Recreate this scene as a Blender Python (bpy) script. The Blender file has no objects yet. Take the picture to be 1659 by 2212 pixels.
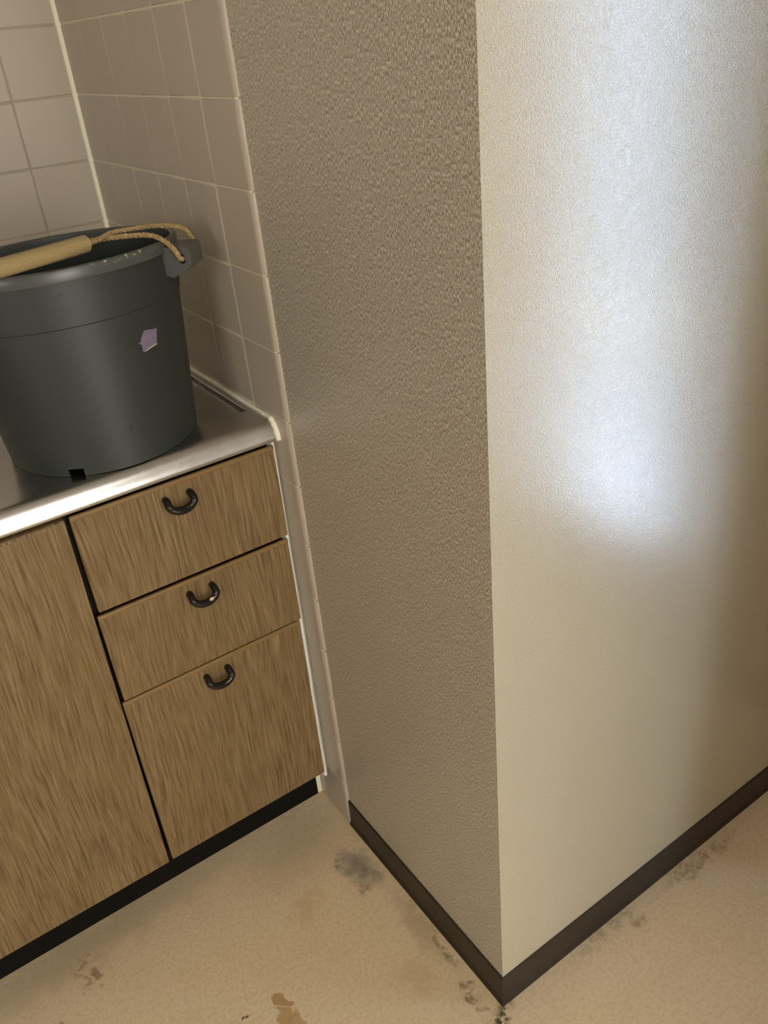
import bpy, bmesh, math, random
from mathutils import Vector, Matrix
C = bpy.context.scene.collection
S = bpy.context.scene
PI = math.pi

# ------------------------------------------------------------------ camera
cam = bpy.data.cameras.new('camera')
cam.sensor_fit = 'HORIZONTAL'
cam.sensor_width = 36.0
cam.lens = 1823.0965 * 36.0 / 1659.0
cam.clip_start = 0.02
co = bpy.data.objects.new('camera', cam)
C.objects.link(co)
R = [[0.8183347835831434, -0.5681707228387787, -0.0866614775248483],
     [-0.34894996050228877, -0.3713535682138762, -0.8604245768457994],
     [0.4566860048691891, 0.7343558790420907, -0.5021546931702793]]
m3 = Matrix((R[0], [-v for v in R[1]], [-v for v in R[2]])).transposed()
co.matrix_world = Matrix.Translation((-0.46101673, -0.9609021, 1.2675779)) @ m3.to_4x4()
S.camera = co

# ------------------------------------------------------------------ world, light, exposure
w = bpy.data.worlds.new('world')
S.world = w
w.use_nodes = True
w.node_tree.nodes['Background'].inputs[0].default_value = (0.75, 0.85, 1.0, 1)
w.node_tree.nodes['Background'].inputs[1].default_value = 0.6
S.view_settings.view_transform = 'Standard'
S.view_settings.look = 'None'
S.view_settings.exposure = 0.22
S.view_settings.gamma = 1.0
S.view_settings.use_curve_mapping = False


def area_light(name, loc, direction, sx, sy, power, col):
    l = bpy.data.lights.new(name, 'AREA')
    l.shape = 'RECTANGLE'
    l.size, l.size_y = sx, sy
    l.energy = power
    l.color = col
    o = bpy.data.objects.new(name, l)
    C.objects.link(o)
    o.location = loc
    o.rotation_euler = Vector(direction).to_track_quat('-Z', 'Y').to_euler()
    return o


# a narrow glazed door stands open at the far end of the passage (east wall): sky light, and the sun falling through it
area_light('daylight_east_gap', (2.205, -2.20, 1.00), (-1, 0, 0), 0.28, 1.92, 19, (0.50, 0.70, 1.0))
sun = bpy.data.lights.new('sun', 'SUN')
sun.energy = 52.0
sun.angle = math.radians(0.6)
sun.color = (0.72, 0.85, 1.0)
so = bpy.data.objects.new('sun', sun)
C.objects.link(so)
SUN_EL = math.radians(52)
so.rotation_euler = Vector((-0.757 * math.cos(SUN_EL), 0.653 * math.cos(SUN_EL), -math.sin(SUN_EL))).to_track_quat('-Z', 'Y').to_euler()
# the curtained sliding door in the south wall
area_light('daylight_south_lower', (-0.05, -3.62, 0.56), (0, 1, 0), 1.00, 0.98, 19, (1.0, 0.955, 0.87))
area_light('daylight_south_upper', (-0.05, -3.62, 1.50), (0, 1, 0), 1.00, 0.90, 29, (1.0, 0.955, 0.87))
# overhead fill light added beyond the partition, to brighten floor and wall
area_light('fill_overhead', (0.02, -2.62, 2.36), (0, 0, -1), 0.5, 0.5, 13, (1.0, 0.94, 0.84))
# fill light added on the west, to lift the papered side wall
area_light('fill_west', (-2.44, -1.80, 1.50), (1, 0, 0), 1.30, 1.00, 21, (1.0, 0.97, 0.92))

# ------------------------------------------------------------------ helpers


def srgb(r, g, b):
    def f(c):
        c /= 255.0
        return c / 12.92 if c <= 0.04045 else ((c + 0.055) / 1.055) ** 2.4
    return (f(r), f(g), f(b), 1)


def wloc(o):
    v = Vector((0, 0, 0))
    while o is not None:
        v += o.location
        o = o.parent
    return v


def smooth_small(me, deg):
    # shade round edges smooth but keep the broad faces flat
    big = max(p.area for p in me.polygons)
    me.set_sharp_from_angle(angle=math.radians(deg))
    for p in me.polygons:
        p.use_smooth = p.area < 0.35 * big or big < 4e-5


def obj(name, bm, mat, parent=None, smooth=False, kind=None, autosmooth=None):
    bmesh.ops.recalc_face_normals(bm, faces=bm.faces)
    me = bpy.data.meshes.new(name)
    if parent is not None:
        off = wloc(parent)
        bmesh.ops.translate(bm, verts=bm.verts, vec=-off)
    if smooth:
        for f in bm.faces:
            f.smooth = True
    bm.to_mesh(me)
    bm.free()
    me.materials.append(mat)
    if autosmooth is not None:
        smooth_small(me, autosmooth)
    o = bpy.data.objects.new(name, me)
    C.objects.link(o)
    if parent is not None:
        o.parent = parent
    if kind:
        o['kind'] = kind
    return o


def tag(o, label=None, cat=None, group=None):
    if label:
        o['label'] = label
    if cat:
        o['category'] = cat
    if group:
        o['group'] = group
    return o


def thing(name, loc, label, cat):
    o = bpy.data.objects.new(name, None)
    o.empty_display_size = 0.05
    C.objects.link(o)
    o.location = loc
    return tag(o, label, cat)


def add_box(bm, x0, x1, y0, y1, z0, z1, bevel=0.0, seg=2):
    vs = [bm.verts.new((x, y, z)) for x in (x0, x1) for y in (y0, y1) for z in (z0, z1)]
    idx = [(0, 1, 3, 2), (4, 6, 7, 5), (0, 4, 5, 1), (2, 3, 7, 6), (0, 2, 6, 4), (1, 5, 7, 3)]
    fs = [bm.faces.new([vs[i] for i in q]) for q in idx]
    if bevel > 0:
        es = list({e for f in fs for e in f.edges})
        bmesh.ops.bevel(bm, geom=es, offset=bevel, segments=seg, affect='EDGES', profile=0.5)


def box(x0, x1, y0, y1, z0, z1, bevel=0.0, seg=2):
    bm = bmesh.new()
    add_box(bm, x0, x1, y0, y1, z0, z1, bevel, seg)
    return bm


def prism(bm, pts, axis, a, b):
    """pts: 2-D outline; axis: 0 -> (y,z) along x, 1 -> (x,z) along y, 2 -> (x,y) along z"""
    def mk(p, t):
        if axis == 0:
            return (t, p[0], p[1])
        if axis == 1:
            return (p[0], t, p[1])
        return (p[0], p[1], t)
    A = [bm.verts.new(mk(p, a)) for p in pts]
    B = [bm.verts.new(mk(p, b)) for p in pts]
    n = len(pts)
    for i in range(n):
        bm.faces.new((A[i], A[(i + 1) % n], B[(i + 1) % n], B[i]))
    bm.faces.new(A[::-1])
    bm.faces.new(B)


def smooth_path(pts, n):
    """Catmull-Rom through pts, n samples per span"""
    P = [Vector(p) for p in pts]
    P = [2 * P[0] - P[1]] + P + [2 * P[-1] - P[-2]]
    out = []
    for i in range(1, len(P) - 2):
        for k in range(n):
            t = k / n
            a, b, c, d = P[i - 1], P[i], P[i + 1], P[i + 2]
            out.append(0.5 * ((2 * b) + (c - a) * t + (2 * a - 5 * b + 4 * c - d) * t * t + (3 * b - a - 3 * c + d) * t ** 3))
    out.append(P[-2])
    return out


def frames(path):
    T = []
    n = len(path)
    for i in range(n):
        T.append((path[min(i + 1, n - 1)] - path[max(i - 1, 0)]).normalized())
    up = Vector((0, 0, 1)) if abs(T[0].z) < 0.9 else Vector((1, 0, 0))
    N = (up - T[0] * up.dot(T[0])).normalized()
    fr = []
    for i in range(n):
        N = (N - T[i] * N.dot(T[i])).normalized()
        fr.append((N.copy(), T[i].cross(N)))
    return fr


def add_tube(bm, path, rad, seg=10, cap=True):
    path = [Vector(p) for p in path]
    fr = frames(path)
    rings = []
    for i, p in enumerate(path):
        r = rad[i] if isinstance(rad, (list, tuple)) else rad
        N, B = fr[i]
        rings.append([bm.verts.new(p + r * (math.cos(2 * PI * k / seg) * N + math.sin(2 * PI * k / seg) * B)) for k in range(seg)])
    for a, b in zip(rings, rings[1:]):
        for k in range(seg):
            bm.faces.new((a[k], a[(k + 1) % seg], b[(k + 1) % seg], b[k]))
    if cap:
        bm.faces.new(rings[0][::-1])
        bm.faces.new(rings[-1])


# ------------------------------------------------------------------ materials


class NT:
    def __init__(self, name):
        self.m = bpy.data.materials.new(name)
        self.m.use_nodes = True
        self.t = self.m.node_tree
        self.b = self.t.nodes['Principled BSDF']
        self.out = self.t.nodes['Material Output']

    def n(self, typ, **kw):
        x = self.t.nodes.new(typ)
        for k, v in kw.items():
            if k in x.inputs:
                s = x.inputs[k]
                if isinstance(v, bpy.types.NodeSocket):
                    self.t.links.new(v, s)
                else:
                    s.default_value = v
            else:
                setattr(x, k, v)
        return x

    def math(self, op, a, b=None, clamp=False):
        x = self.t.nodes.new('ShaderNodeMath')
        x.operation = op
        x.use_clamp = clamp
        for i, v in enumerate((a, b)):
            if v is None:
                continue
            if isinstance(v, bpy.types.NodeSocket):
                self.t.links.new(v, x.inputs[i])
            else:
                x.inputs[i].default_value = v
        return x.outputs[0]

    def mix(self, fac, a, b, blend='MIX'):
        x = self.t.nodes.new('ShaderNodeMix')
        x.data_type = 'RGBA'
        x.blend_type = blend
        for s, v in ((x.inputs['Factor'], fac), (x.inputs[6], a), (x.inputs[7], b)):
            if isinstance(v, bpy.types.NodeSocket):
                self.t.links.new(v, s)
            else:
                s.default_value = v
        return x.outputs[2]

    def ramp(self, fac, stops):
        x = self.t.nodes.new('ShaderNodeValToRGB')
        self.t.links.new(fac, x.inputs[0])
        cr = x.color_ramp
        while len(cr.elements) > len(stops):
            cr.elements.remove(cr.elements[-1])
        while len(cr.elements) < len(stops):
            cr.elements.new(0.5)
        for e, (p, c) in zip(cr.elements, stops):
            e.position = p
            e.color = c if len(c) == 4 else (*c, 1)
        return x.outputs[0]

    def smooth(self, v, a, b):
        x = self.t.nodes.new('ShaderNodeMapRange')
        x.interpolation_type = 'SMOOTHSTEP'
        self.t.links.new(v, x.inputs[0])
        x.inputs[1].default_value = a
        x.inputs[2].default_value = b
        return x.outputs[0]

    def coords(self):
        return self.n('ShaderNodeTexCoord').outputs['Object']

    def mapping(self, vec, scale=(1, 1, 1), loc=(0, 0, 0), rot=(0, 0, 0)):
        x = self.n('ShaderNodeMapping')
        self.t.links.new(vec, x.inputs[0])
        x.inputs['Scale'].default_value = scale
        x.inputs['Location'].default_value = loc
        x.inputs['Rotation'].default_value = rot
        return x.outputs[0]

    def noise(self, vec, scale, detail=2.0, rough=0.5, dist=0.0):
        x = self.n('ShaderNodeTexNoise')
        self.t.links.new(vec, x.inputs['Vector'])
        x.inputs['Scale'].default_value = scale
        x.inputs['Detail'].default_value = detail
        x.inputs['Roughness'].default_value = rough
        x.inputs['Distortion'].default_value = dist
        return x.outputs['Fac']

    def set(self, **kw):
        names = dict(color='Base Color', rough='Roughness', metal='Metallic', spec='Specular IOR Level', normal='Normal',
                     trans='Transmission Weight', alpha='Alpha', coat='Coat Weight', ior='IOR', sss='Subsurface Weight')
        for k, v in kw.items():
            s = self.b.inputs[names[k]]
            if isinstance(v, bpy.types.NodeSocket):
                self.t.links.new(v, s)
            else:
                s.default_value = v
        return self

    def bump(self, h, strength=0.3, dist=0.001):
        x = self.n('ShaderNodeBump')
        self.t.links.new(h, x.inputs['Height'])
        x.inputs['Strength'].default_value = strength
        x.inputs['Distance'].default_value = dist
        self.t.links.new(x.outputs[0], self.b.inputs['Normal'])


def plain(name, col, rough=0.5, spec=0.5, metal=0.0, nscale=40, namt=0.06, bump=0.0):
    t = NT(name)
    c = t.coords()
    n = t.noise(c, nscale, 3)
    dark = tuple(v * (1 - namt * 2) for v in col[:3]) + (1,)
    light = tuple(min(1, v * (1 + namt * 2)) for v in col[:3]) + (1,)
    t.set(color=t.mix(n, dark, light), rough=rough, spec=spec, metal=metal)
    if bump:
        t.bump(n, bump, 0.002)
    return t.m


SPEC_BUMP = 0.000035


def mat_wallpaper(name, wa, wb, depth, weave_shade, sheen, c0, c1):
    """vinyl with an embossed weave: wa weights the upright threads, wb the level ones"""
    t = NT(name)
    c = t.coords()
    sep = t.n('ShaderNodeSeparateXYZ')
    t.t.links.new(c, sep.inputs[0])
    u = t.math('SUBTRACT', sep.outputs[0], sep.outputs[1])
    comb = t.n('ShaderNodeCombineXYZ')
    t.t.links.new(u, comb.inputs[0])
    t.t.links.new(sep.outputs[2], comb.inputs[1])
    uv = comb.outputs[0]
    warp = t.n('ShaderNodeTexNoise')
    t.t.links.new(uv, warp.inputs['Vector'])
    warp.inputs['Scale'].default_value = 70
    warp.inputs['Detail'].default_value = 1
    vm = t.n('ShaderNodeVectorMath', operation='MULTIPLY_ADD')
    t.t.links.new(warp.outputs['Color'], vm.inputs[0])
    vm.inputs[1].default_value = (0.003, 0.003, 0)
    t.t.links.new(uv, vm.inputs[2])
    wv = vm.outputs[0]
    a = t.noise(t.mapping(wv, (1.0, 0.27, 1)), 1020, 1.0, 0.5)
    b = t.noise(t.mapping(wv, (0.38, 1.0, 1), (3.1, 1.7, 0)), 900, 1.0, 0.5)
    a2 = t.smooth(a, 0.36, 0.64)
    b2 = t.smooth(b, 0.36, 0.64)
    h = t.math('ADD', t.math('MULTIPLY', a2, wa), t.math('MULTIPLY', b2, wb))
    big = t.noise(t.mapping(uv, (1, 0.5, 1)), 7, 2)
    col = t.mix(big, c0, c1)
    hn = t.math('DIVIDE', h, wa + wb)
    col = t.mix(t.math('MULTIPLY', t.math('SUBTRACT', 1.0, t.smooth(hn, 0.0, 0.95)), weave_shade), col, srgb(108, 94, 72))  # weave valleys tinted darker: shading of the relief put into the colour
    t.set(color=col, rough=0.9, spec=0.0)
    t.bump(h, 1.0, depth)
    # satin sheen of the ribbed vinyl film: tight across, stretched up and down
    gl = t.n('ShaderNodeBsdfAnisotropic')
    gl.distribution = 'BECKMANN'
    gl.inputs['Roughness'].default_value = sheen
    gl.inputs['Anisotropy'].default_value = 0.0
    gl.inputs['Color'].default_value = (1, 1, 1, 1)
    tg = t.n('ShaderNodeTangent', direction_type='RADIAL', axis='Z')
    t.t.links.new(tg.outputs[0], gl.inputs['Tangent'])
    b3 = t.n('ShaderNodeBump')
    t.t.links.new(h, b3.inputs['Height'])
    b3.inputs['Strength'].default_value = 1.0
    b3.inputs['Distance'].default_value = SPEC_BUMP
    t.t.links.new(b3.outputs[0], gl.inputs['Normal'])
    fr_ = t.n('ShaderNodeFresnel')
    fr_.inputs['IOR'].default_value = 1.85
    mx = t.n('ShaderNodeMixShader')
    t.t.links.new(fr_.outputs[0], mx.inputs[0])
    t.t.links.new(t.b.outputs[0], mx.inputs[1])
    t.t.links.new(gl.outputs[0], mx.inputs[2])
    t.t.links.new(mx.outputs[0], t.out.inputs['Surface'])
    return t.m


def mat_tile():
    t = NT('glazed_ivory_tile')
    c = t.coords()
    n = t.noise(c, 5, 2)
    oi = t.n('ShaderNodeObjectInfo')
    v = t.mix(oi.outputs['Random'], srgb(182, 172, 156), srgb(187, 177, 162))
    t.set(color=t.mix(t.math('MULTIPLY', n, 0.25), v, srgb(174, 163, 146)), rough=0.28, spec=0.5)
    wav = t.n('ShaderNodeVectorMath', operation='ADD')
    t.t.links.new(c, wav.inputs[0])
    x = t.n('ShaderNodeVectorMath', operation='SCALE')
    cmb = t.n('ShaderNodeCombineXYZ')
    t.t.links.new(oi.outputs['Random'], cmb.inputs[0])
    t.t.links.new(cmb.outputs[0], x.inputs[0])
    x.inputs['Scale'].default_value = 7.0
    t.t.links.new(x.outputs[0], wav.inputs[1])
    t.bump(t.noise(wav.outputs[0], 14, 1), 0.02, 0.006)
    return t.m


def mat_wood():
    t = NT('oak_print_laminate')
    c = t.coords()
    oi = t.n('ShaderNodeObjectInfo')
    cmb = t.n('ShaderNodeCombineXYZ')
    t.t.links.new(t.math('MULTIPLY', oi.outputs['Random'], 9.0), cmb.inputs[0])
    t.t.links.new(t.math('MULTIPLY', oi.outputs['Random'], 5.0), cmb.inputs[2])
    add = t.n('ShaderNodeVectorMath', operation='ADD')
    t.t.links.new(c, add.inputs[0])
    t.t.links.new(cmb.outputs[0], add.inputs[1])
    p = add.outputs[0]
    # slow warp gives the wandering, cathedral-like grain
    big = t.n('ShaderNodeTexNoise')
    t.t.links.new(t.mapping(p, (1, 1, 0.22)), big.inputs['Vector'])
    big.inputs['Scale'].default_value = 9
    big.inputs['Detail'].default_value = 2
    wv = t.n('ShaderNodeVectorMath', operation='MULTIPLY_ADD')
    t.t.links.new(big.outputs['Color'], wv.inputs[0])
    wv.inputs[1].default_value = (0.052, 0, 0.02)
    t.t.links.new(p, wv.inputs[2])
    q = wv.outputs[0]
    lines = t.noise(t.mapping(q, (1, 1, 0.034)), 340, 3, 0.6)
    pores = t.noise(t.mapping(q, (1, 1, 0.03)), 520, 2, 0.6)
    tone = t.noise(t.mapping(q, (1, 1, 0.08)), 22, 3, 0.5)
    base = t.ramp(lines, [(0.32, srgb(94, 74, 46)), (0.45, srgb(120, 99, 66)), (0.57, srgb(131, 110, 76)), (0.72, srgb(148, 127, 92))])
    base = t.mix(t.math('MULTIPLY', t.smooth(tone, 0.40, 0.75), 0.28), base, srgb(118, 92, 56))
    base = t.mix(t.math('MULTIPLY', t.smooth(pores, 0.52, 0.68), 0.55), base, srgb(84, 62, 34))
    t.set(color=base, rough=0.48, spec=0.35)
    t.bump(lines, 0.10, 0.0006)
    return t.m


def mat_floor():
    t = NT('worn_beige_vinyl_floor')
    c = t.coords()
    big = t.noise(c, 2.2, 3, 0.55)
    mid = t.noise(c, 16, 4, 0.6)
    fine = t.noise(c, 170, 3, 0.6)
    col = t.mix(big, srgb(226, 206, 172), srgb(220, 198, 160))
    col = t.mix(t.math('MULTIPLY', t.smooth(mid, 0.45, 0.75), 0.35), col, srgb(208, 186, 148))
    col = t.mix(
        t.math('MULTIPLY', t.smooth(fine, 0.40, 0.68), 0.45), col, srgb(196, 170, 132))
    # small dark specks
    vo = t.n('ShaderNodeTexVoronoi')
    t.t.links.new(c, vo.inputs['Vector'])
    vo.inputs['Scale'].default_value = 55
    spot = t.math('SUBTRACT', 1.0, t.smooth(vo.outputs['Distance'], 0.03, 0.10))
    keep = t.smooth(t.noise(c, 31, 1), 0.60, 0.68)
    col = t.mix(t.math('MULTIPLY', t.math('MULTIPLY', spot, keep), 0.6), col, srgb(92, 70, 44))
    # stains: warped ellipses with their own outline
    wn = t.n('ShaderNodeTexNoise')
    t.t.links.new(c, wn.inputs['Vector'])
    wn.inputs['Scale'].default_value = 38
    wn.inputs['Detail'].default_value = 4
    wp = t.n('ShaderNodeVectorMath', operation='MULTIPLY_ADD')
    t.t.links.new(wn.outputs['Color'], wp.inputs[0])
    wp.inputs[1].default_value = (0.07, 0.07, 0)
    t.t.links.new(c, wp.inputs[2])
    W = wp.outputs[0]
    blot = t.noise(c, 75, 3, 0.65)

    def stain(col, x, y, rx, ry, rot, colr, amt, soft=0.5, mottled=True):
        mp = t.n('ShaderNodeMapping')
        mp.vector_type = 'TEXTURE'
        t.t.links.new(W, mp.inputs[0])
        mp.inputs['Location'].default_value = (x + 0.035, y + 0.035, 0)
        mp.inputs['Rotation'].default_value = (0, 0, math.radians(rot))
        mp.inputs['Scale'].default_value = (rx, ry, 1)
        ln = t.n('ShaderNodeVectorMath', operation='LENGTH')
        t.t.links.new(mp.outputs[0], ln.inputs[0])
        m = t.math('SUBTRACT', 1.0, t.smooth(ln.outputs['Value'], 1 - soft, 1.0))
        if mottled:
            m = t.math('MULTIPLY', m, t.smooth(blot, 0.36, 0.60))
        return t.mix(t.math('MULTIPLY', m, amt), col, colr)

    grey = srgb(112, 104, 88)
    # grey worn film in front of the cabinets and around the corner of the wall
    col = stain(col, -0.10, 0.02, 0.16, 0.10, 10, srgb(166, 152, 124), 0.45, 0.9, False)
    col = stain(col, -0.45, 0.07, 0.38, 0.06, 4, srgb(168, 152, 122), 0.45, 0.9, False)
    col = stain(col, -0.042, -0.088, 0.036, 0.075, 12, srgb(134, 126, 112), 0.8, 0.9, False)
    col = stain(col, -0.030, -0.095, 0.022, 0.050, 12, srgb(106, 102, 92), 0.5, 0.9)
    col = stain(col, -0.060, -0.055, 0.014, 0.020, 0, srgb(120, 112, 98), 0.7, 0.8)
    col = stain(col, -0.055, -0.13, 0.014, 0.020, 20, srgb(110, 100, 84), 0.7, 0.7)
    col = stain(col, -0.022, -0.24, 0.030, 0.12, 0, srgb(160, 146, 112), 0.5, 0.9, False)
    col = stain(col, -0.016, -0.30, 0.014, 0.035, 0, srgb(104, 96, 58), 0.7, 0.7)
    col = stain(col, -0.030, -0.37, 0.018, 0.030, 0, srgb(108, 92, 52), 0.75, 0.7)
    col = stain(col, -0.020, -0.425, 0.045, 0.022, 25, srgb(100, 86, 52), 0.85, 0.8)
    col = stain(col, -0.010, -0.425, 0.012, 0.012, 0, srgb(70, 62, 44), 0.9, 0.6)
    # brown drips and a dried puddle
    col = stain(col, -0.15, -0.09, 0.06, 0.028, 30, srgb(184, 150, 100), 0.4, 0.9, False)
    col = stain(col, -0.475, 0.010, 0.012, 0.018, 0, srgb(146, 118, 80), 0.8, 0.7, False)
    col = stain(col, -0.500, 0.018, 0.012, 0.036, 15, srgb(158, 128, 88), 0.7, 0.8)
    col = stain(col, -0.485, 0.045, 0.010, 0.010, 0, srgb(140, 108, 70), 0.6, 0.7)
    col = stain(col, -0.262, -0.205, 0.012, 0.016, 30, srgb(170, 136, 86), 0.85, 0.35, False)
    col = stain(col, -0.270, -0.232, 0.013, 0.022, 20, srgb(178, 146, 98), 0.85, 0.35, False)
    col = stain(col, -0.257, -0.240, 0.010, 0.018, 0, srgb(178, 146, 98), 0.75, 0.35, False)
    col = stain(col, -0.325, -0.195, 0.006, 0.005, 0, srgb(92, 66, 36), 0.9, 0.5, False)
    col = stain(col, -0.08, -0.30, 0.05, 0.05, 0, srgb(192, 160, 108), 0.4, 0.9, False)
    col = stain(col, -0.545, -0.040, 0.012, 0.012, 0, srgb(112, 84, 50), 0.7, 0.6)
    # scuffs beside the right skirting
    col = stain(col, 0.20, -0.428, 0.085, 0.024, 0, srgb(164, 146, 114), 0.7, 0.9)
    col = stain(col, 0.255, -0.445, 0.022, 0.030, 0, srgb(150, 130, 100), 0.7, 0.9)
    col = stain(col, 0.42, -0.435, 0.14, 0.022, 0, srgb(146, 122, 88), 0.7, 0.9)
    t.set(color=col, rough=t.math('ADD', 0.42, t.math('MULTIPLY', mid, 0.2)), spec=0.35)
    t.bump(fine, 0.12, 0.001)
    return t.m


def mat_steel():
    t = NT('satin_stainless_steel')
    c = t.coords()
    br = t.noise(t.mapping(c, (0.03, 1, 1)), 260, 3, 0.6)
    sm = t.noise(c, 24, 4, 0.65)
    t.set(color=t.mix(sm, (0.52, 0.51, 0.50, 1), (0.62, 0.61, 0.60, 1)), metal=1.0,
          rough=t.math('ADD', t.math('ADD', 0.22, t.math('MULTIPLY', br, 0.04)), t.math('MULTIPLY', t.smooth(sm, 0.35, 0.85), 0.05)))
    h = t.math('ADD', t.math('MULTIPLY', t.noise(c, 45, 2), 0.4), t.math('MULTIPLY', br, 0.06))
    t.bump(t.noise(c, 30, 1), 0.03, 0.002)
    return t.m


def mat_bucket():
    t = NT('dark_grey_green_plastic')
    c = t.coords()
    n = t.noise(c, 14, 3)
    fine = t.noise(c, 130, 3, 0.7)
    col = t.mix(n, srgb(42, 48, 45), srgb(49, 55, 52))
    dirt = t.smooth(t.noise(c, 60, 4, 0.7), 0.66, 0.74)
    col = t.mix(t.math('MULTIPLY', dirt, 0.25), col, srgb(96, 94, 84))
    speck = t.smooth(t.noise(c, 95, 1), 0.76, 0.79)
    col = t.mix(speck, col, srgb(34, 33, 30))
    t.set(color=col, rough=0.46, spec=0.42)
    t.bump(fine, 0.08, 0.0008)
    return t.m


def mat_rim():
    t = NT('scuffed_plastic_rim')
    c = t.coords()
    n = t.noise(c, 18, 3)
    col = t.mix(n, srgb(70, 73, 70), srgb(82, 85, 82))
    sep = t.n('ShaderNodeSeparateXYZ')
    t.t.links.new(c, sep.inputs[0])
    zone = t.math('MULTIPLY', t.smooth(sep.outputs[0], 0.0, 0.03), t.math('SUBTRACT', 1.0, t.smooth(sep.outputs[0], 0.085, 0.11)))
    zone = t.math('MULTIPLY', zone, t.math('LESS_THAN', sep.outputs[1], 0.0))
    zone = t.math('MULTIPLY', zone, t.smooth(sep.outputs[2], 0.246, 0.250))
    scr = t.smooth(t.noise(t.mapping(c, (1, 1, 2.2)), 150, 3, 0.7), 0.56, 0.62)
    col = t.mix(t.math('MULTIPLY', scr, zone), col, srgb(186, 180, 158))
    t.set(color=col, rough=0.30, spec=0.5)
    return t.m


M = {}
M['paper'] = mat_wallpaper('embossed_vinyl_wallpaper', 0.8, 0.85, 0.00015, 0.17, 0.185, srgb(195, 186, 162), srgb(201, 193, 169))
M['paper_side'] = mat_wallpaper('embossed_vinyl_wallpaper_side', 1.0, 0.30, 0.00045, 0.80, 0.45, srgb(217, 209, 191), srgb(222, 215, 198))  # same paper, more weave shade in the colour, lighter base to offset it
M['tile'] = mat_tile()
M['wood'] = mat_wood()
M['floor'] = mat_floor()
M['steel'] = mat_steel()
M['bucket'] = mat_bucket()
M['rim'] = mat_rim()
M['grout'] = plain('tile_grout', srgb(222, 212, 190), 0.8, 0.2, nscale=60)  # lightened to carry the light that the side wall joints catch
M['grout_back'] = plain('grey_tile_grout', srgb(172, 163, 146), 0.8, 0.2, nscale=60)  # darker, greyer grout for the back wall
M['seal'] = plain('cream_sealant', srgb(246, 243, 220), 0.42, 0.4, nscale=30, namt=0.03)
M['sealw'] = plain('white_sealant', srgb(244, 244, 236), 0.42, 0.4, nscale=30, namt=0.03)
M['skirt'] = plain('dark_brown_vinyl_skirting', srgb(48, 39, 30), 0.45, 0.4, nscale=50, namt=0.06)
M['edge'] = plain('orange_brown_edge_band', srgb(128, 102, 62), 0.42, 0.4, nscale=70, namt=0.08)
M['black'] = plain('black_plinth_vinyl', srgb(11, 11, 10), 0.6, 0.15, nscale=120, namt=0.15)
M['carcass'] = plain('dark_carcass_board', srgb(26, 20, 15), 0.7, 0.2)
M['handle'] = plain('dark_brown_glossy_plastic', srgb(22, 15, 12), 0.16, 0.5, nscale=90, namt=0.1)
M['chip'] = plain('bare_chipped_paint', srgb(214, 204, 178), 0.5, 0.3)
M['plaster'] = plain('plain_plaster', srgb(176, 164, 146), 0.8, 0.2)
M['panel'] = plain('brown_shade_wall', srgb(120, 88, 58), 0.6, 0.3)  # dark brown for the two added shading walls
M['ceil'] = plain('ceiling_board', srgb(214, 208, 196), 0.9, 0.2)
M['frame'] = plain('window_frame_aluminium', srgb(150, 146, 138), 0.4, 0.5)
M['label'] = plain('faded_purple_sticker', srgb(124, 112, 136), 0.6, 0.3, nscale=200, namt=0.10)
M['torn'] = plain('torn_paper_backing', srgb(186, 180, 150), 0.7, 0.2, nscale=300, namt=0.12)


def mat_rope():
    t = NT('golden_jute_rope')
    c = t.coords()
    n = t.noise(c, 420, 3, 0.6)
    t.set(color=t.ramp(n, [(0.3, srgb(122, 100, 64)), (0.55, srgb(170, 146, 104)), (0.75, srgb(204, 182, 140))]), rough=0.75, spec=0.2)
    t.bump(n, 0.5, 0.001)
    return t.m


def mat_hose():
    t = NT('clear_amber_hose')
    c = t.coords()
    n = t.noise(c, 60, 2)
    t.set(color=t.mix(n, srgb(206, 180, 126), srgb(220, 200, 150)), rough=0.22, spec=0.5, alpha=0.42)
    return t.m


M['rope'] = mat_rope()
M['hose'] = mat_hose()

# ------------------------------------------------------------------ the room
XE, YS, YB, ZC = 2.2, -3.6, 0.603, 2.4
XW = -2.4
obj('floor', box(XW - 0.1, XE + 0.4, YS - 0.1, YB + 0.1, -0.05, 0.0), M['floor'], kind='structure')
obj('bounce_floor_panel', box(0.86, XE, -2.60, -0.81, 0.0, 0.003), plain('pale_blue_grey_bounce', srgb(208, 220, 238), 0.5, 0.3), kind='structure')  # pale slab added out of view, so the reflected streak turns bluish
obj('ceiling', box(XW - 0.1, XE + 0.1, YS - 0.1, YB + 0.1, ZC, ZC + 0.05), M['ceil'], kind='structure')

# outside corner of papered wall: wall_side (grey, facing the kitchen) and wall_right (lit, facing the camera)
L = 0.412
WX = 0.002
bm = bmesh.new()
prism(bm, [(WX, YB), (WX, -L), (0.1, -L + 0.098), (0.1, YB)], 2, 0.0, ZC)
wall_side = obj('wall_side', bm, M['paper_side'], kind='structure')
bm = bmesh.new()
prism(bm, [(WX, -L), (0.86, -L), (0.86, -L + 0.098), (0.1, -L + 0.098)], 2, 0.0, ZC)
wall_right = obj('wall_right', bm, M['paper'], kind='structure')
# unseen return wall, added to shade the right end of the lit wall
RX, RY = 0.80, -0.81
bm = bmesh.new()
prism(bm, [(RX, -L), (RX, RY), (XE, RY), (XE, RY + 0.1), (RX + 0.06, RY + 0.1), (RX + 0.06, -L)], 2, 0.0, ZC)
obj('shade_return_wall', bm, M['panel'], kind='structure')

# unseen partition added behind the camera, keeps south light off the wall's right
obj('shade_partition', box(0.08, 1.00, -1.78, -1.66, 0.0, ZC), M['panel'], kind='structure')

wall_back = obj('wall_back', box(XW, 0.0, 0.5998, YB + 0.1, 0.0, ZC), M['grout_back'], kind='structure')

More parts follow.
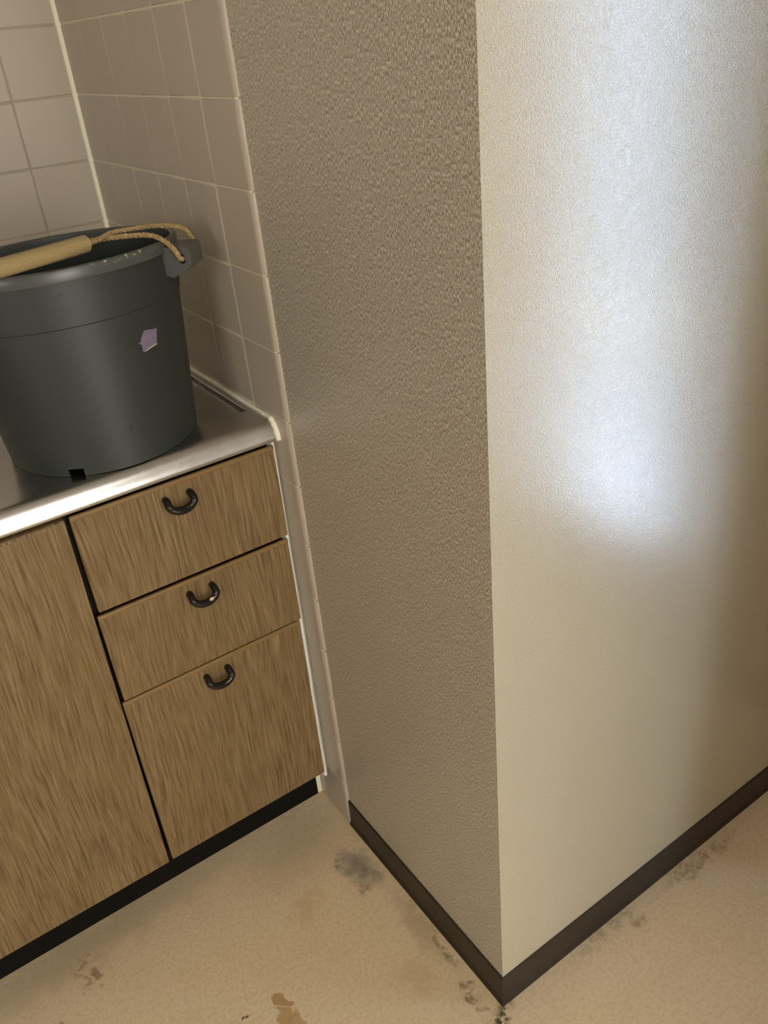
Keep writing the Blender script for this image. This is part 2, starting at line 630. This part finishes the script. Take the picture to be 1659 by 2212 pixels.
# south wall with a sliding door opening x -0.59..0.64, z 0.07..1.97
bm = bmesh.new()
add_box(bm, XW, -0.59, YS - 0.1, YS, 0, ZC)
add_box(bm, 0.64, XE, YS - 0.1, YS, 0, ZC)
add_box(bm, -0.59, 0.64, YS - 0.1, YS, 0, 0.07)
add_box(bm, -0.59, 0.64, YS - 0.1, YS, 1.97, ZC)
obj('wall_front', bm, M['plaster'], kind='structure')
# west wall with an opening added for the west fill light, y -2.45..-1.15, z 1.0..2.0
bm = bmesh.new()
add_box(bm, XW - 0.1, XW, YS, -2.45, 0, ZC)
add_box(bm, XW - 0.1, XW, -1.15, YB, 0, ZC)
add_box(bm, XW - 0.1, XW, -2.45, -1.15, 0, 1.0)
add_box(bm, XW - 0.1, XW, -2.45, -1.15, 2.0, ZC)
obj('wall_left', bm, M['plaster'], kind='structure')
# east wall with a narrow door opening y -2.34..-2.06, z 0.02..1.97
bm = bmesh.new()
add_box(bm, XE, XE + 0.1, -2.06, RY + 0.1, 0, ZC)
add_box(bm, XE, XE + 0.1, YS, -2.34, 0, ZC)
add_box(bm, XE, XE + 0.1, -2.34, -2.06, 0, 0.02)
add_box(bm, XE, XE + 0.1, -2.34, -2.06, 1.97, ZC)
obj('wall_east', bm, M['plaster'], kind='structure')


def window_frame(name, axis, pos, a0, a1, z0, z1, mull):
    e = bpy.data.objects.new(name, None)
    C.objects.link(e)
    e['kind'] = 'structure'
    t = 0.035
    bars = [(a0, a0 + t, z0, z1), (a1 - t, a1, z0, z1), (a0 + t, a1 - t, z0, z0 + t), (a0 + t, a1 - t, z1 - t, z1),
            (mull - t / 2, mull + t / 2, z0 + t, z1 - t)]
    e.location = (pos, a0, z0) if axis == 'x' else (a0, pos, z0)
    for (p, q, r, s) in bars:
        b = box(pos - 0.02, pos + 0.02, p, q, r, s) if axis == 'x' else box(p, q, pos - 0.02, pos + 0.02, r, s)
        obj('window_frame', b, M['frame'], e)
    return e


window_1 = window_frame('window_1', 'y', YS - 0.05, -0.59, 0.64, 0.07, 1.97, 0.47)
obj('sun_block_panel', box(-0.56, 0.61, YS - 0.090, YS - 0.080, 0.10, 1.94), M['plaster'], window_1)  # opaque sheet added in the south opening to keep the sun out
window_frame('fill_window_west', 'x', XW - 0.02, -2.45, -1.15, 1.0, 2.0, -1.8)  # frame for the added west opening

# ---- tiles ------------------------------------------------------------
P = 0.1
J = 0.0020
Z0 = 0.0057
FX = -0.003      # tile face on the side wall (wall x = 0)
rnd = random.Random(4)

obj('grout', box(-0.0021, 0.0021, 0.004, YB, 0.0, 1.75), M['grout'], wall_side)


def tile_mesh(name, w, h, d=0.006, r=0.0016):
    """face in the local y-z plane at x = 0, body towards +x"""
    bm = bmesh.new()
    add_box(bm, 0, d, 0, w, 0, h)
    es = [e for e in bm.edges if all(abs(v.co.x) < 1e-6 for v in e.verts)]
    bmesh.ops.bevel(bm, geom=es, offset=r, segments=2, affect='EDGES', profile=0.5)
    bmesh.ops.recalc_face_normals(bm, faces=bm.faces)
    me = bpy.data.meshes.new(name)
    bm.to_mesh(me)
    bm.free()
    me.materials.append(M['tile'])
    smooth_small(me, 50)
    return me


def bullnose_mesh(name, w, h):
    """edge tile: the side at local y = 0 is rolled over to the wall"""
    bm = bmesh.new()
    r = 0.0095
    pts = [(0.0052, 0.0)]
    for k in range(0, 9):
        a = PI / 2 * k / 8
        pts.append((0.0050 * (1 - math.sin(a)), r * (1 - math.cos(a))))
    pts += [(0.0, w - 0.0015), (0.0010, w - 0.0003), (0.0024, w), (0.0052, w)]
    prism(bm, pts, 2, 0, h)
    bmesh.ops.recalc_face_normals(bm, faces=bm.faces)
    top = [e for e in bm.edges if len({round(v.co.z, 6) for v in e.verts}) == 1 and min(v.co.x for v in e.verts) < 0.004
           and max(v.co.x for v in e.verts) < 0.0051]
    bmesh.ops.bevel(bm, geom=top, offset=0.0009, segments=2, affect='EDGES', profile=0.5)
    me = bpy.data.meshes.new(name)
    bm.to_mesh(me)
    bm.free()
    me.materials.append(M['tile'])
    smooth_small(me, 40)
    return me


TM = tile_mesh('tile', P - J, P - J)
TB = tile_mesh('tile_base', P - J, P + Z0 - J)
BM_ = bullnose_mesh('edge_tile', P - J, P - J)
BB = bullnose_mesh('edge_tile_base', P - J, P + Z0 - J)


def place(name, me, parent, loc, rotz=0.0):
    o = bpy.data.objects.new(name, me)
    C.objects.link(o)
    o.parent = parent
    jit = (rnd.uniform(-0.0012, 0.0012), rnd.uniform(-0.0012, 0.0012))
    o.location = loc
    o.rotation_euler = (0, jit[0] if rotz == 0 else 0, rotz + jit[1])
    return o


for k in range(0, 17):
    zb = Z0 + P * k + J / 2 if k else 0.0005
    place('edge_tile', BM_ if k else BB, wall_side, (FX, 0.0, zb))
    for j in range(1, 6):
        if k < 7 and j > 1:
            continue            # behind the cabinets
        place('tile', TM if k else TB, wall_side, (FX, j * P + J / 2, zb))
# back wall: face at y = 0.6, looking towards -y
for k in range(8, 17):
    for j in range(0, 14):
        o = bpy.data.objects.new('tile', TM)
        C.objects.link(o)
        o.parent = wall_back
        # local x -> +y (into the wall), local y -> -x
        o.rotation_euler = (rnd.uniform(-0.003, 0.003), 0, PI / 2 + rnd.uniform(-0.003, 0.003))
        o.location = (-0.005 - j * P - J / 2, 0.5985, Z0 + P * k + J / 2)

# ---- sealant beads on the walls ------------------------------------------
bm = bmesh.new()
prism(bm, [(0.0, 0.6), (-0.009, 0.6), (-0.0075, 0.5960), (-0.0035, 0.5925), (0.0, 0.5905)], 2, 0.800, 1.7057)
obj('corner_sealant', bm, M['seal'], wall_back, autosmooth=40)['label'] = 'cream sealant bead down the inside corner'

# ---- skirting --------------------------------------------------------------
H = 0.0608


def skirt_profile(sign=1):
    return [(0.0, 0.0), (0.0065, 0.0), (0.0055, 0.003), (0.0030, 0.008), (0.0026, H - 0.004), (0.0018, H - 0.0008), (0.0010, H), (0.0, H)]


bm = bmesh.new()
prof = skirt_profile()
A = [bm.verts.new((WX - d, 0.001, z)) for d, z in prof]
B = [bm.verts.new((WX - d, -L - d, z)) for d, z in prof]
for i in range(len(prof)):
    j = (i + 1) % len(prof)
    bm.faces.new((A[i], A[j], B[j], B[i]))
bm.faces.new(A)
bm.faces.new(B[::-1])
obj('baseboard_side', bm, M['skirt'], kind='structure', autosmooth=35)
bm = bmesh.new()
A = [bm.verts.new((WX - d, -L - d, z)) for d, z in prof]
B = [bm.verts.new((RX, -L - d, z)) for d, z in prof]
for i in range(len(prof)):
    j = (i + 1) % len(prof)
    bm.faces.new((A[i], A[j], B[j], B[i]))
bm.faces.new(A)
bm.faces.new(B[::-1])
obj('baseboard_right', bm, M['skirt'], kind='structure', autosmooth=35)

# ------------------------------------------------------------------ cabinets
YF, YC = 0.038, 0.056          # front faces, carcass front
YK = 0.101                     # plinth face


def panel(name, x0, x1, z0, z1, parent, y0=YF, strip=True):
    """board front with its rounded orange-brown band along the top"""
    top = z1 - 0.0065 if strip else z1
    p = obj(name, box(x0, x1, y0, YC - 0.001, z0, top, 0.0008, 1), M['wood'], parent, autosmooth=30)
    if strip:
        bm = bmesh.new()
        r = 0.0030
        pts = [(YC - 0.001, top + 0.0002), (y0 - 0.0006, top + 0.0002)]
        for k in range(0, 7):
            a = PI / 2 * k / 6
            pts.append((y0 - 0.0006 + r * (1 - math.cos(a)), z1 - r + r * math.sin(a)))
        pts.append((y0 + 0.0030, z1))
        pts[0] = (y0 + 0.0030, top + 0.0002)
        prism(bm, pts, 0, x0, x1)
        obj('edge_band', bm, M['edge'], p, autosmooth=40)
    return p


def handle(parent, cx, cz, chip=None):
    out = 0.013
    pts = []
    hw, drop = 0.0175, 0.0150
    pts.append((cx - hw, YF + 0.001, cz))
    pts.append((cx - hw, YF - 0.006, cz))
    for k in range(1, 12):
        a = PI * k / 12
        x = cx - hw * 1.06 * math.cos(a)
        z = cz - drop * math.sin(a) ** 0.8
        pts.append((x, YF - out - 0.003 * math.sin(a), z))
    pts.append((cx + hw, YF - 0.006, cz))
    pts.append((cx + hw, YF + 0.001, cz))
    path = smooth_path(pts, 4)
    n = len(path)
    rad = [0.0050 + 0.0008 * math.sin(PI * i / (n - 1)) ** 2 for i in range(n)]
    bm = bmesh.new()
    add_tube(bm, path, rad, 14)
    h = obj('handle', bm, M['handle'], parent, smooth=True)
    if chip:
        # bare patch where the paint has flaked from the lower right of the bow
        bm = bmesh.new()
        i0, i1 = int(n * 0.56), int(n * 0.70)
        fr = frames(path)
        rows = []
        for i in range(i0, i1 + 1):
            f = (i - i0) / (i1 - i0)
            wd = 0.55 * math.sin(PI * min(1, f * 1.05)) ** 0.6 * (0.75 + 0.25 * math.sin(i * 2.3))
            N, Bn = fr[i]
            row = []
            tgt = Vector((0, -0.55, 0.6)).normalized()
            a0 = math.atan2(tgt.dot(Bn), tgt.dot(N))
            for s in (-1, -0.33, 0.33, 1):
                a = a0 + wd * s
                row.append(bm.verts.new(path[i] + (rad[i] + 0.00018) * (math.cos(a) * N + math.sin(a) * Bn)))
            rows.append(row)
        for a, b in zip(rows, rows[1:]):
            for k in range(3):
                bm.faces.new((a[k], a[k + 1], b[k + 1], b[k]))
        obj('paint_chip', bm, M['chip'], h, smooth=True)['label'] = 'pale patch where the dark finish has flaked off'
    return h


dc = thing('drawer_cabinet', (-0.16, 0.3, 0.0), 'wood-grain cabinet of three drawers next to the tiled side wall', 'cabinet')
obj('body', box(-0.311, -0.014, YC, 0.585, 0.1145, 0.767), M['carcass'], dc)
obj('plinth', box(-0.3115, -0.0125, YK, YK + 0.016, 0.0, 0.1143), M['black'], dc)['label'] = 'black plinth under the drawers'
spec = [(-0.3035, -0.0125, 0.6145, 0.7640, 0.7408, None), (-0.3075, -0.0145, 0.4585, 0.6090, 0.5865, True), (-0.3110, -0.0195, 0.1150, 0.4560, 0.4346, None)]
cxs = [-0.1629, -0.1619, -0.1672]
for (x0, x1, z0, z1, hz, ch), cx in zip(spec, cxs):
    p = panel('drawer', x0, x1, z0, z1, dc)
    handle(p, cx, hz, ch)
    if ch:
        p['label'] = 'middle drawer, its handle chipped to bare pale patch'

sc = thing('sink_cabinet', (-0.75, 0.3, 0.0), 'plain wood-grain cabinet door left of the drawers under the steel counter', 'cabinet')
obj('body', box(-1.20, -0.3125, YC, 0.585, 0.1145, 0.767), M['carcass'], sc)
obj('plinth', box(-1.20, -0.3119, YK, YK + 0.016, 0.0, 0.1143), M['black'], sc)
bm = bmesh.new()
prism(bm, [(-0.735, 0.1145), (-0.3180, 0.1145), (-0.3103, 0.7575), (-0.735, 0.7575)], 1, YF, YC - 0.001)
p = obj('door', bm, M['wood'], sc)
bm = bmesh.new()
prism(bm, [(YC - 0.001, 0.7577), (YF - 0.0004, 0.7577), (YF - 0.0002, 0.7600), (YF + 0.0012, 0.7618), (YF + 0.004, 0.7625), (YC - 0.001, 0.7625)], 0, -0.735, -0.3102)
obj('edge_band', bm, M['wood'], p)
panel('door', -1.19, -0.740, 0.1145, 0.764, sc)

# white sealant down the right of the drawers, and the small piece at the plinth
bm = bmesh.new()
rows = []
zs = [0.0975 + i * (0.772 - 0.0975) / 14 for i in range(15)]
for i, z in enumerate(zs):
    t = (0.772 - z) / 0.675
    xl = -0.0118 - 0.0055 * t + rnd.uniform(-0.0006, 0.0006)
    wob = rnd.uniform(-0.0008, 0.0008)
    prof2 = [(xl - 0.003, 0.0575), (xl, 0.0450), (xl + 0.0035, 0.0440), (-0.0030, 0.0520 + 0.008 * t + wob), (-0.0030, 0.075)]
    rows.append([bm.verts.new((x, y, z)) for x, y in prof2])
for a, b in zip(rows, rows[1:]):
    for k in range(5):
        bm.faces.new((a[k], a[(k + 1) % 5], b[(k + 1) % 5], b[k]))
bm.faces.new(rows[0])
bm.faces.new(rows[-1][::-1])
obj('side_sealant', bm, M['sealw'], wall_side, autosmooth=30)['label'] = 'white sealant strip between drawers and tiles'
bm = bmesh.new()
prism(bm, [(-0.0122, 0.112), (-0.0120, 0.100), (-0.0105, 0.0985), (-0.0035, 0.099), (-0.0030, 0.112)], 2, 0.003, 0.075)
obj('plinth_sealant', bm, M['seal'], wall_side)

# ------------------------------------------------------------------ steel countertop
TZ = 0.800
front = [(0.078, TZ), (0.068, TZ), (0.060, TZ), (0.053, TZ - 0.0001), (0.0475, TZ - 0.0008), (0.0430, TZ - 0.0030),
         (0.0398, TZ - 0.0065), (0.0370, TZ - 0.0110), (0.0344, TZ - 0.0165), (0.0322, TZ - 0.0220), (0.0313, TZ - 0.0255), (0.0325, TZ - 0.0285), (0.0480, TZ - 0.0290),
         (0.0480, TZ - 0.0310)]
xs = [-1.80, -1.2, -0.80, -0.60, -0.40, -0.20, -0.0300, -0.0285, -0.0272, -0.0180, -0.0168, -0.0150, -0.0070]
ys = [0.592, 0.56, 0.55, 0.50, 0.45, 0.40, 0.35, 0.30, 0.25, 0.20, 0.15, 0.112, 0.104, 0.098, 0.092]
groove = {-0.0285: -0.0010, -0.0272: -0.0085, -0.0180: -0.0085, -0.0168: -0.0010}


def gz(x, y):
    if x in groove and 0.0985 < y < 0.555:
        k = 1.0 if y > 0.1045 else 0.75
        return TZ + groove[x] * k
    return TZ


bm = bmesh.new()
grid = []
for x in xs:
    row = [bm.verts.new((x, y, gz(x, y))) for y in ys]
    row += [bm.verts.new((x, y, z)) for y, z in front]
    row.append(bm.verts.new((x, 0.592, TZ - 0.031)))
    grid.append(row)
for a, b in zip(grid, grid[1:]):
    for k in range(len(a)):
        j = (k + 1) % len(a)
        bm.faces.new((a[k], a[j], b[j], b[k]))
bm.faces.new(grid[0][::-1])
bm.faces.new(grid[-1])
bmesh.ops.recalc_face_normals(bm, faces=bm.faces)
ct = obj('steel_countertop', bm, M['steel'], smooth=True)
ct.data.set_sharp_from_angle(angle=math.radians(38))
tag(ct, 'stainless steel countertop with rolled front lip above the drawers', 'countertop')

# cream bead between countertop and side wall, running down over the end of the lip
path = smooth_path([(-0.0045, 0.592, TZ + 0.001), (-0.0045, 0.30, TZ + 0.001), (-0.0045, 0.09, TZ + 0.001), (-0.0045, 0.062, TZ + 0.0015),
                    (-0.0045, 0.047, TZ + 0.0005), (-0.0045, 0.039, TZ - 0.006), (-0.0045, 0.0335, TZ - 0.016), (-0.0045, 0.031, TZ - 0.028)], 5)
n = len(path)
rad = [0.0031 + 0.0002 * math.sin(i * 1.7) if i < n * 0.55 else 0.0042 + 0.0004 * math.sin(i * 1.3) for i in range(n)]
bm = bmesh.new()
add_tube(bm, path, rad, 10)
obj('counter_sealant', bm, M['seal'], wall_side, smooth=True)['label'] = 'cream sealant bead along the countertop end'

# ------------------------------------------------------------------ bucket
BX, BY, BZ = -0.2012, 0.1723, 0.8004
RB = 0.1272
RA_X, RA_Y = 0.1560, 0.1128    # rim, outer half-axes
ZR0, ZR1 = 1.0390, 1.0535      # rim band
bk = thing('bucket', (BX, BY, BZ), 'dark grey-green plastic bucket with a rope handle on the countertop', 'bucket')
NS = 120


def ax(z):
    s = (z - 0.803) / (1.04 - 0.803)
    return (RB + (RA_X - 0.006 - RB) * s, RB + (RA_Y - 0.006 - RB) * s)


def ring(bm, z, d, zz=None):
    a, b = ax(z)
    return [bm.verts.new((BX + (a + d) * math.cos(2 * PI * k / NS), BY + (b + d) * math.sin(2 * PI * k / NS), z if zz is None else zz)) for k in range(NS)]


def skin(bm, r0, r1, skip=()):
    for k in range(NS):
        if k in skip:
            continue
        bm.faces.new((r0[k], r0[(k + 1) % NS], r1[(k + 1) % NS], r1[k]))


bm = bmesh.new()
notch = set()
for deg in (-126.5, -10, 110):
    c0 = round((deg % 360) / 360 * NS)
    for k in range(-1, 2):
        notch.add((c0 + k) % NS)
zo = [0.8004, 0.8105, 0.83, 0.87, 0.91, 0.95, 0.985]
R_ = [ring(bm, z, 0.0) for z in zo]
R_ += [ring(bm, 0.9865, 0.0016), ring(bm, 1.01, 0.0018), ring(bm, 1.0405, 0.0018)]
for i, (a, b) in enumerate(zip(R_, R_[1:])):
    skin(bm, a, b, notch if i == 0 else ())
I_ = [ring(bm, 1.0405, -0.0022), ring(bm, 0.95, -0.0026), ring(bm, 0.87, -0.0026), ring(bm, 0.8160, -0.0026)]
skin(bm, R_[-1], I_[0])
for a, b in zip(I_, I_[1:]):
    skin(bm, a, b)
bm.faces.new(I_[-1])
# skirt inside and underside
U = [ring(bm, 0.8004, -0.0026), ring(bm, 0.8105, -0.0026), ring(bm, 0.8130, -0.0026)]
skin(bm, R_[0], U[0], notch)
skin(bm, U[0], U[1], notch)
skin(bm, U[1], U[2])
bm.faces.new(U[2][::-1])
for k in range(NS):
    if k in notch:
        bm.faces.new((R_[1][k], R_[1][(k + 1) % NS], U[1][(k + 1) % NS], U[1][k]))
        if (k - 1) % NS not in notch:
            bm.faces.new((R_[0][k], R_[1][k], U[1][k], U[0][k]))
        if (k + 1) % NS not in notch:
            q = (k + 1) % NS
            bm.faces.new((R_[0][q], U[0][q], U[1][q], R_[1][q]))
b_ = obj('body', bm, M['bucket'], bk, smooth=True)
b_.data.set_sharp_from_angle(angle=math.radians(35))

# rolled rim band
bm = bmesh.new()
prof = [(-0.0075, ZR0 - 0.001), (-0.0002, ZR0), (0.0, ZR0 + 0.001), (-0.0003, ZR1 - 0.004), (-0.0015, ZR1 - 0.001), (-0.0035, ZR1),
        (-0.0065, ZR1 - 0.0003), (-0.0082, ZR1 - 0.002), (-0.0086, ZR0 + 0.003)]
rr = []
for d, z in prof:
    rr.append([bm.verts.new((BX + (RA_X + d) * math.cos(2 * PI * k / NS), BY + (RA_Y + d) * math.sin(2 * PI * k / NS), z)) for k in range(NS)])
for i in range(len(rr)):
    skin(bm, rr[i], rr[(i + 1) % len(rr)])
r_ = obj('rim', bm, M['rim'], bk, smooth=True)
r_.data.set_sharp_from_angle(angle=math.radians(40))


EA = math.radians(-35)       # where the lug sits on the oval rim


def lug(side, u, v, z):
    """point in the frame of a lug: u outward from the rim, v along it (front strand enters at negative v)"""
    q = Vector((RA_X * math.cos(EA), RA_Y * math.sin(EA), 0))
    tv = Vector((-RA_X * math.sin(EA), RA_Y * math.cos(EA), 0)).normalized()
    uv = Vector((tv.y, -tv.x, 0))
    p = side * (q + uv * u + tv * v)
    return Vector((BX + p.x, BY + p.y, z))


HU, HZ = 0.0195, 1.0305


def ear(side):
    """block on the rim, pierced from front to back for the rope, its underside slanting up outwards"""
    bm = bmesh.new()
    seg, hr = 20, 0.0046

    def outline(v, u0, u1):
        top = 1.0455
        corners = [(u0, 1.0035), (u1 - 0.004, 1.0170), (u1, 1.0215), (u1, top - 0.002), (u1 - 0.002, top), (u0, top)]
        loop = []
        for k in range(seg):
            a = 2 * PI * k / seg
            d = (math.cos(a), math.sin(a))
            best = None
            for i in range(len(corners)):
                (ax_, az_), (bx_, bz_) = corners[i], corners[(i + 1) % len(corners)]
                ex_, ez_ = bx_ - ax_, bz_ - az_
                den = d[0] * ez_ - d[1] * ex_
                if abs(den) < 1e-12:
                    continue
                t = ((ax_ - HU) * ez_ - (az_ - HZ) * ex_) / den
                s_ = ((ax_ - HU) * d[1] - (az_ - HZ) * d[0]) / den
                if t > 0 and -1e-6 <= s_ <= 1 + 1e-6 and (best is None or t < best):
                    best = t
            loop.append(bm.verts.new(lug(side, HU + best * d[0], v, HZ + best * d[1])))
        return loop

    def hole(v):
        return [bm.verts.new(lug(side, HU + hr * math.cos(2 * PI * k / seg), v, HZ + hr * 1.3 * math.sin(2 * PI * k / seg))) for k in range(seg)]

    loops = [hole(-0.0205), outline(-0.0205, -0.007, 0.0285), outline(-0.019, -0.007, 0.0300), outline(0.021, -0.007, 0.0300), hole(0.021)]
    for a, b in zip(loops, loops[1:] + loops[:1]):
        for k in range(seg):
            q = (k + 1) % seg
            bm.faces.new((a[k], a[q], b[q], b[k]))
    o = obj('handle_lug', bm, M['rim'], bk)
    return o


ear(1)
ear(-1)


def rope(path, parent, r=0.0032):
    path = [Vector(p) for p in path]
    pl = smooth_path(path, 14)
    # resample evenly
    seg = [0.0]
    for a, b in zip(pl, pl[1:]):
        seg.append(seg[-1] + (b - a).length)
    tot = seg[-1]
    n = int(tot / 0.0014)
    ev, i = [], 0
    for k in range(n + 1):
        s = tot * k / n
        while i < len(seg) - 2 and seg[i + 1] < s:
            i += 1
        f = (s - seg[i]) / max(1e-9, seg[i + 1] - seg[i])
        ev.append(pl[i].lerp(pl[i + 1], f))
    fr = frames(ev)
    bm = bmesh.new()
    for st in range(3):
        q = []
        for k, p in enumerate(ev):
            a = 2 * PI * (k * tot / n / 0.017 + st / 3)
            q.append(p + r * 0.52 * (math.cos(a) * fr[k][0] + math.sin(a) * fr[k][1]))
        add_tube(bm, q, r * 0.60, 6)
    return obj('rope', bm, M['rope'], parent, smooth=True)


G0 = Vector((-0.182, 0.098, 1.0685))
G1 = Vector((-0.335, 0.010, 1.0760))
dg = (G1 - G0).normalized()
up = Vector((0, 0, 1))
sd = dg.cross(up).normalized()      # towards the front / back of the hose


def g(t, off, dz=0.0):
    return G0.lerp(G1, t) + sd * off + up * dz


front_strand = [tuple(lug(1, HU, 0.0, HZ)), tuple(lug(1, HU, -0.018, HZ)), tuple(lug(1, HU - 0.001, -0.0245, HZ + 0.003)), tuple(lug(1, HU - 0.006, -0.0255, HZ + 0.014)),
                tuple(lug(1, 0.000, -0.022, 1.0555)), (-0.100, 0.106, 1.0615), (-0.130, 0.110, 1.0655),
                tuple(g(-0.12, 0.0040)), tuple(g(0.1, 0.0045)), tuple(g(0.5, 0.0045, -0.001)), tuple(g(0.95, 0.0045))]
back_strand = [tuple(lug(1, HU, 0.0, HZ)), tuple(lug(1, HU, 0.019, HZ)), tuple(lug(1, HU, 0.0255, HZ + 0.005)), tuple(lug(1, HU - 0.003, 0.0255, HZ + 0.020)),
               tuple(lug(1, HU - 0.012, 0.020, 1.0620)), (-0.078, 0.130, 1.0660), (-0.105, 0.124, 1.0690),
               (-0.140, 0.119, 1.0705), tuple(g(-0.10, -0.0040, 0.001)), tuple(g(0.12, -0.0040)), tuple(g(0.5, -0.0040, 0.001)), tuple(g(0.95, -0.0040))]
left_front = [tuple(g(1.05, 0.005)), (-0.362, 0.050, 1.070), (-0.372, 0.120, 1.060), tuple(lug(-1, HU + 0.002, 0.026, HZ + 0.012)), tuple(lug(-1, HU, 0.020, HZ)), tuple(lug(-1, HU, 0.0, HZ))]
left_back = [tuple(g(1.05, -0.005)), (-0.366, 0.070, 1.076), (-0.372, 0.150, 1.072), tuple(lug(-1, HU, -0.018, 1.066)), tuple(lug(-1, HU, -0.0255, HZ + 0.012)), tuple(lug(-1, HU, -0.020, HZ)), tuple(lug(-1, HU, 0.0, HZ))]
rope(front_strand + left_front, bk)
rope(back_strand + left_back, bk)
# clear hose slid over both strands as the grip
bm = bmesh.new()
n = 26
ro, ri = 0.0102, 0.0090
gp = [g(i / n, 0.0) for i in range(n + 1)]
fr = frames(gp)
rings = []
SEG = 20
for i, p in enumerate(gp):
    rings.append([[bm.verts.new(p + r * (math.cos(2 * PI * k / SEG) * fr[i][0] + math.sin(2 * PI * k / SEG) * fr[i][1])) for k in range(SEG)] for r in (ro, ri)])
for i in range(n):
    for k in range(SEG):
        q = (k + 1) % SEG
        bm.faces.new((rings[i][0][k], rings[i][0][q], rings[i + 1][0][q], rings[i + 1][0][k]))
        bm.faces.new((rings[i][1][q], rings[i][1][k], rings[i + 1][1][k], rings[i + 1][1][q]))
for k in range(SEG):
    q = (k + 1) % SEG
    bm.faces.new((rings[0][0][q], rings[0][0][k], rings[0][1][k], rings[0][1][q]))
    bm.faces.new((rings[n][0][k], rings[n][0][q], rings[n][1][q], rings[n][1][k]))
obj('grip', bm, M['hose'], bk, autosmooth=50)['label'] = 'clear amber hose grip over the rope'

# torn purple sticker, following the curve of the body: (angle, height)
out = [(-58.58, 0.9564), (-62.3, 0.9573), (-65.95, 0.9592), (-67.38, 0.9590), (-69.09, 0.9544), (-70.41, 0.9492), (-70.41, 0.9455), (-72.36, 0.9476), (-72.3, 0.9471),
       (-70.63, 0.9442), (-70.41, 0.9388), (-70.81, 0.9361), (-69.47, 0.9339), (-68.32, 0.9345), (-64.5, 0.9362), (-60.89, 0.9372)]


def on_body(deg, z, d):
    a, b = ax(z)
    t = math.radians(deg)
    return (BX + (a + d) * math.cos(t), BY + (b + d) * math.sin(t), z)


def sticker(name, outline, d, mat, parent):
    bm = bmesh.new()
    cx = sum(p[0] for p in outline) / len(outline)
    cz = sum(p[1] for p in outline) / len(outline)
    c = bm.verts.new(on_body(cx, cz, d))
    mid = [bm.verts.new(on_body(cx + (p[0] - cx) * 0.5, cz + (p[1] - cz) * 0.5, d)) for p in outline]
    rim_ = [bm.verts.new(on_body(p[0], p[1], d)) for p in outline]
    low = [bm.verts.new(on_body(p[0], p[1], 0.0)) for p in outline]
    n = len(outline)
    for i in range(n):
        j = (i + 1) % n
        bm.faces.new((c, mid[i], mid[j]))
        bm.faces.new((mid[i], rim_[i], rim_[j], mid[j]))
        bm.faces.new((rim_[i], low[i], low[j], rim_[j]))
    return obj(name, bm, mat, parent)


st = sticker('sticker', out, 0.0005, M['label'], bk)
st['label'] = 'torn scrap of purple sticker'
sticker('torn_edge', [(-69.2, 0.9342), (-68.32, 0.9345), (-64.5, 0.9362), (-60.89, 0.9372), (-60.6, 0.9386), (-64.0, 0.9379), (-67.9, 0.9362)],
        0.0008, M['torn'], st)

# crumbs of pale grit by the foot of the wall corner
cb = bmesh.new()
for (x, y, r) in ((-0.020, -0.436, 0.0016), (-0.031, -0.418, 0.0010), (-0.095, -0.262, 0.0012), (-0.012, -0.27, 0.0010)):
    b2 = bmesh.ops.create_icosphere(cb, subdivisions=1, radius=r)
    for v in b2['verts']:
        v.co = Vector((v.co.x * 1.5 + x, v.co.y + y, v.co.z * 0.6 + r * 0.55))
o = obj('grit', cb, M['chip'], kind='stuff')
tag(o, 'scattered pale crumbs of grit on the beige floor', 'grit')
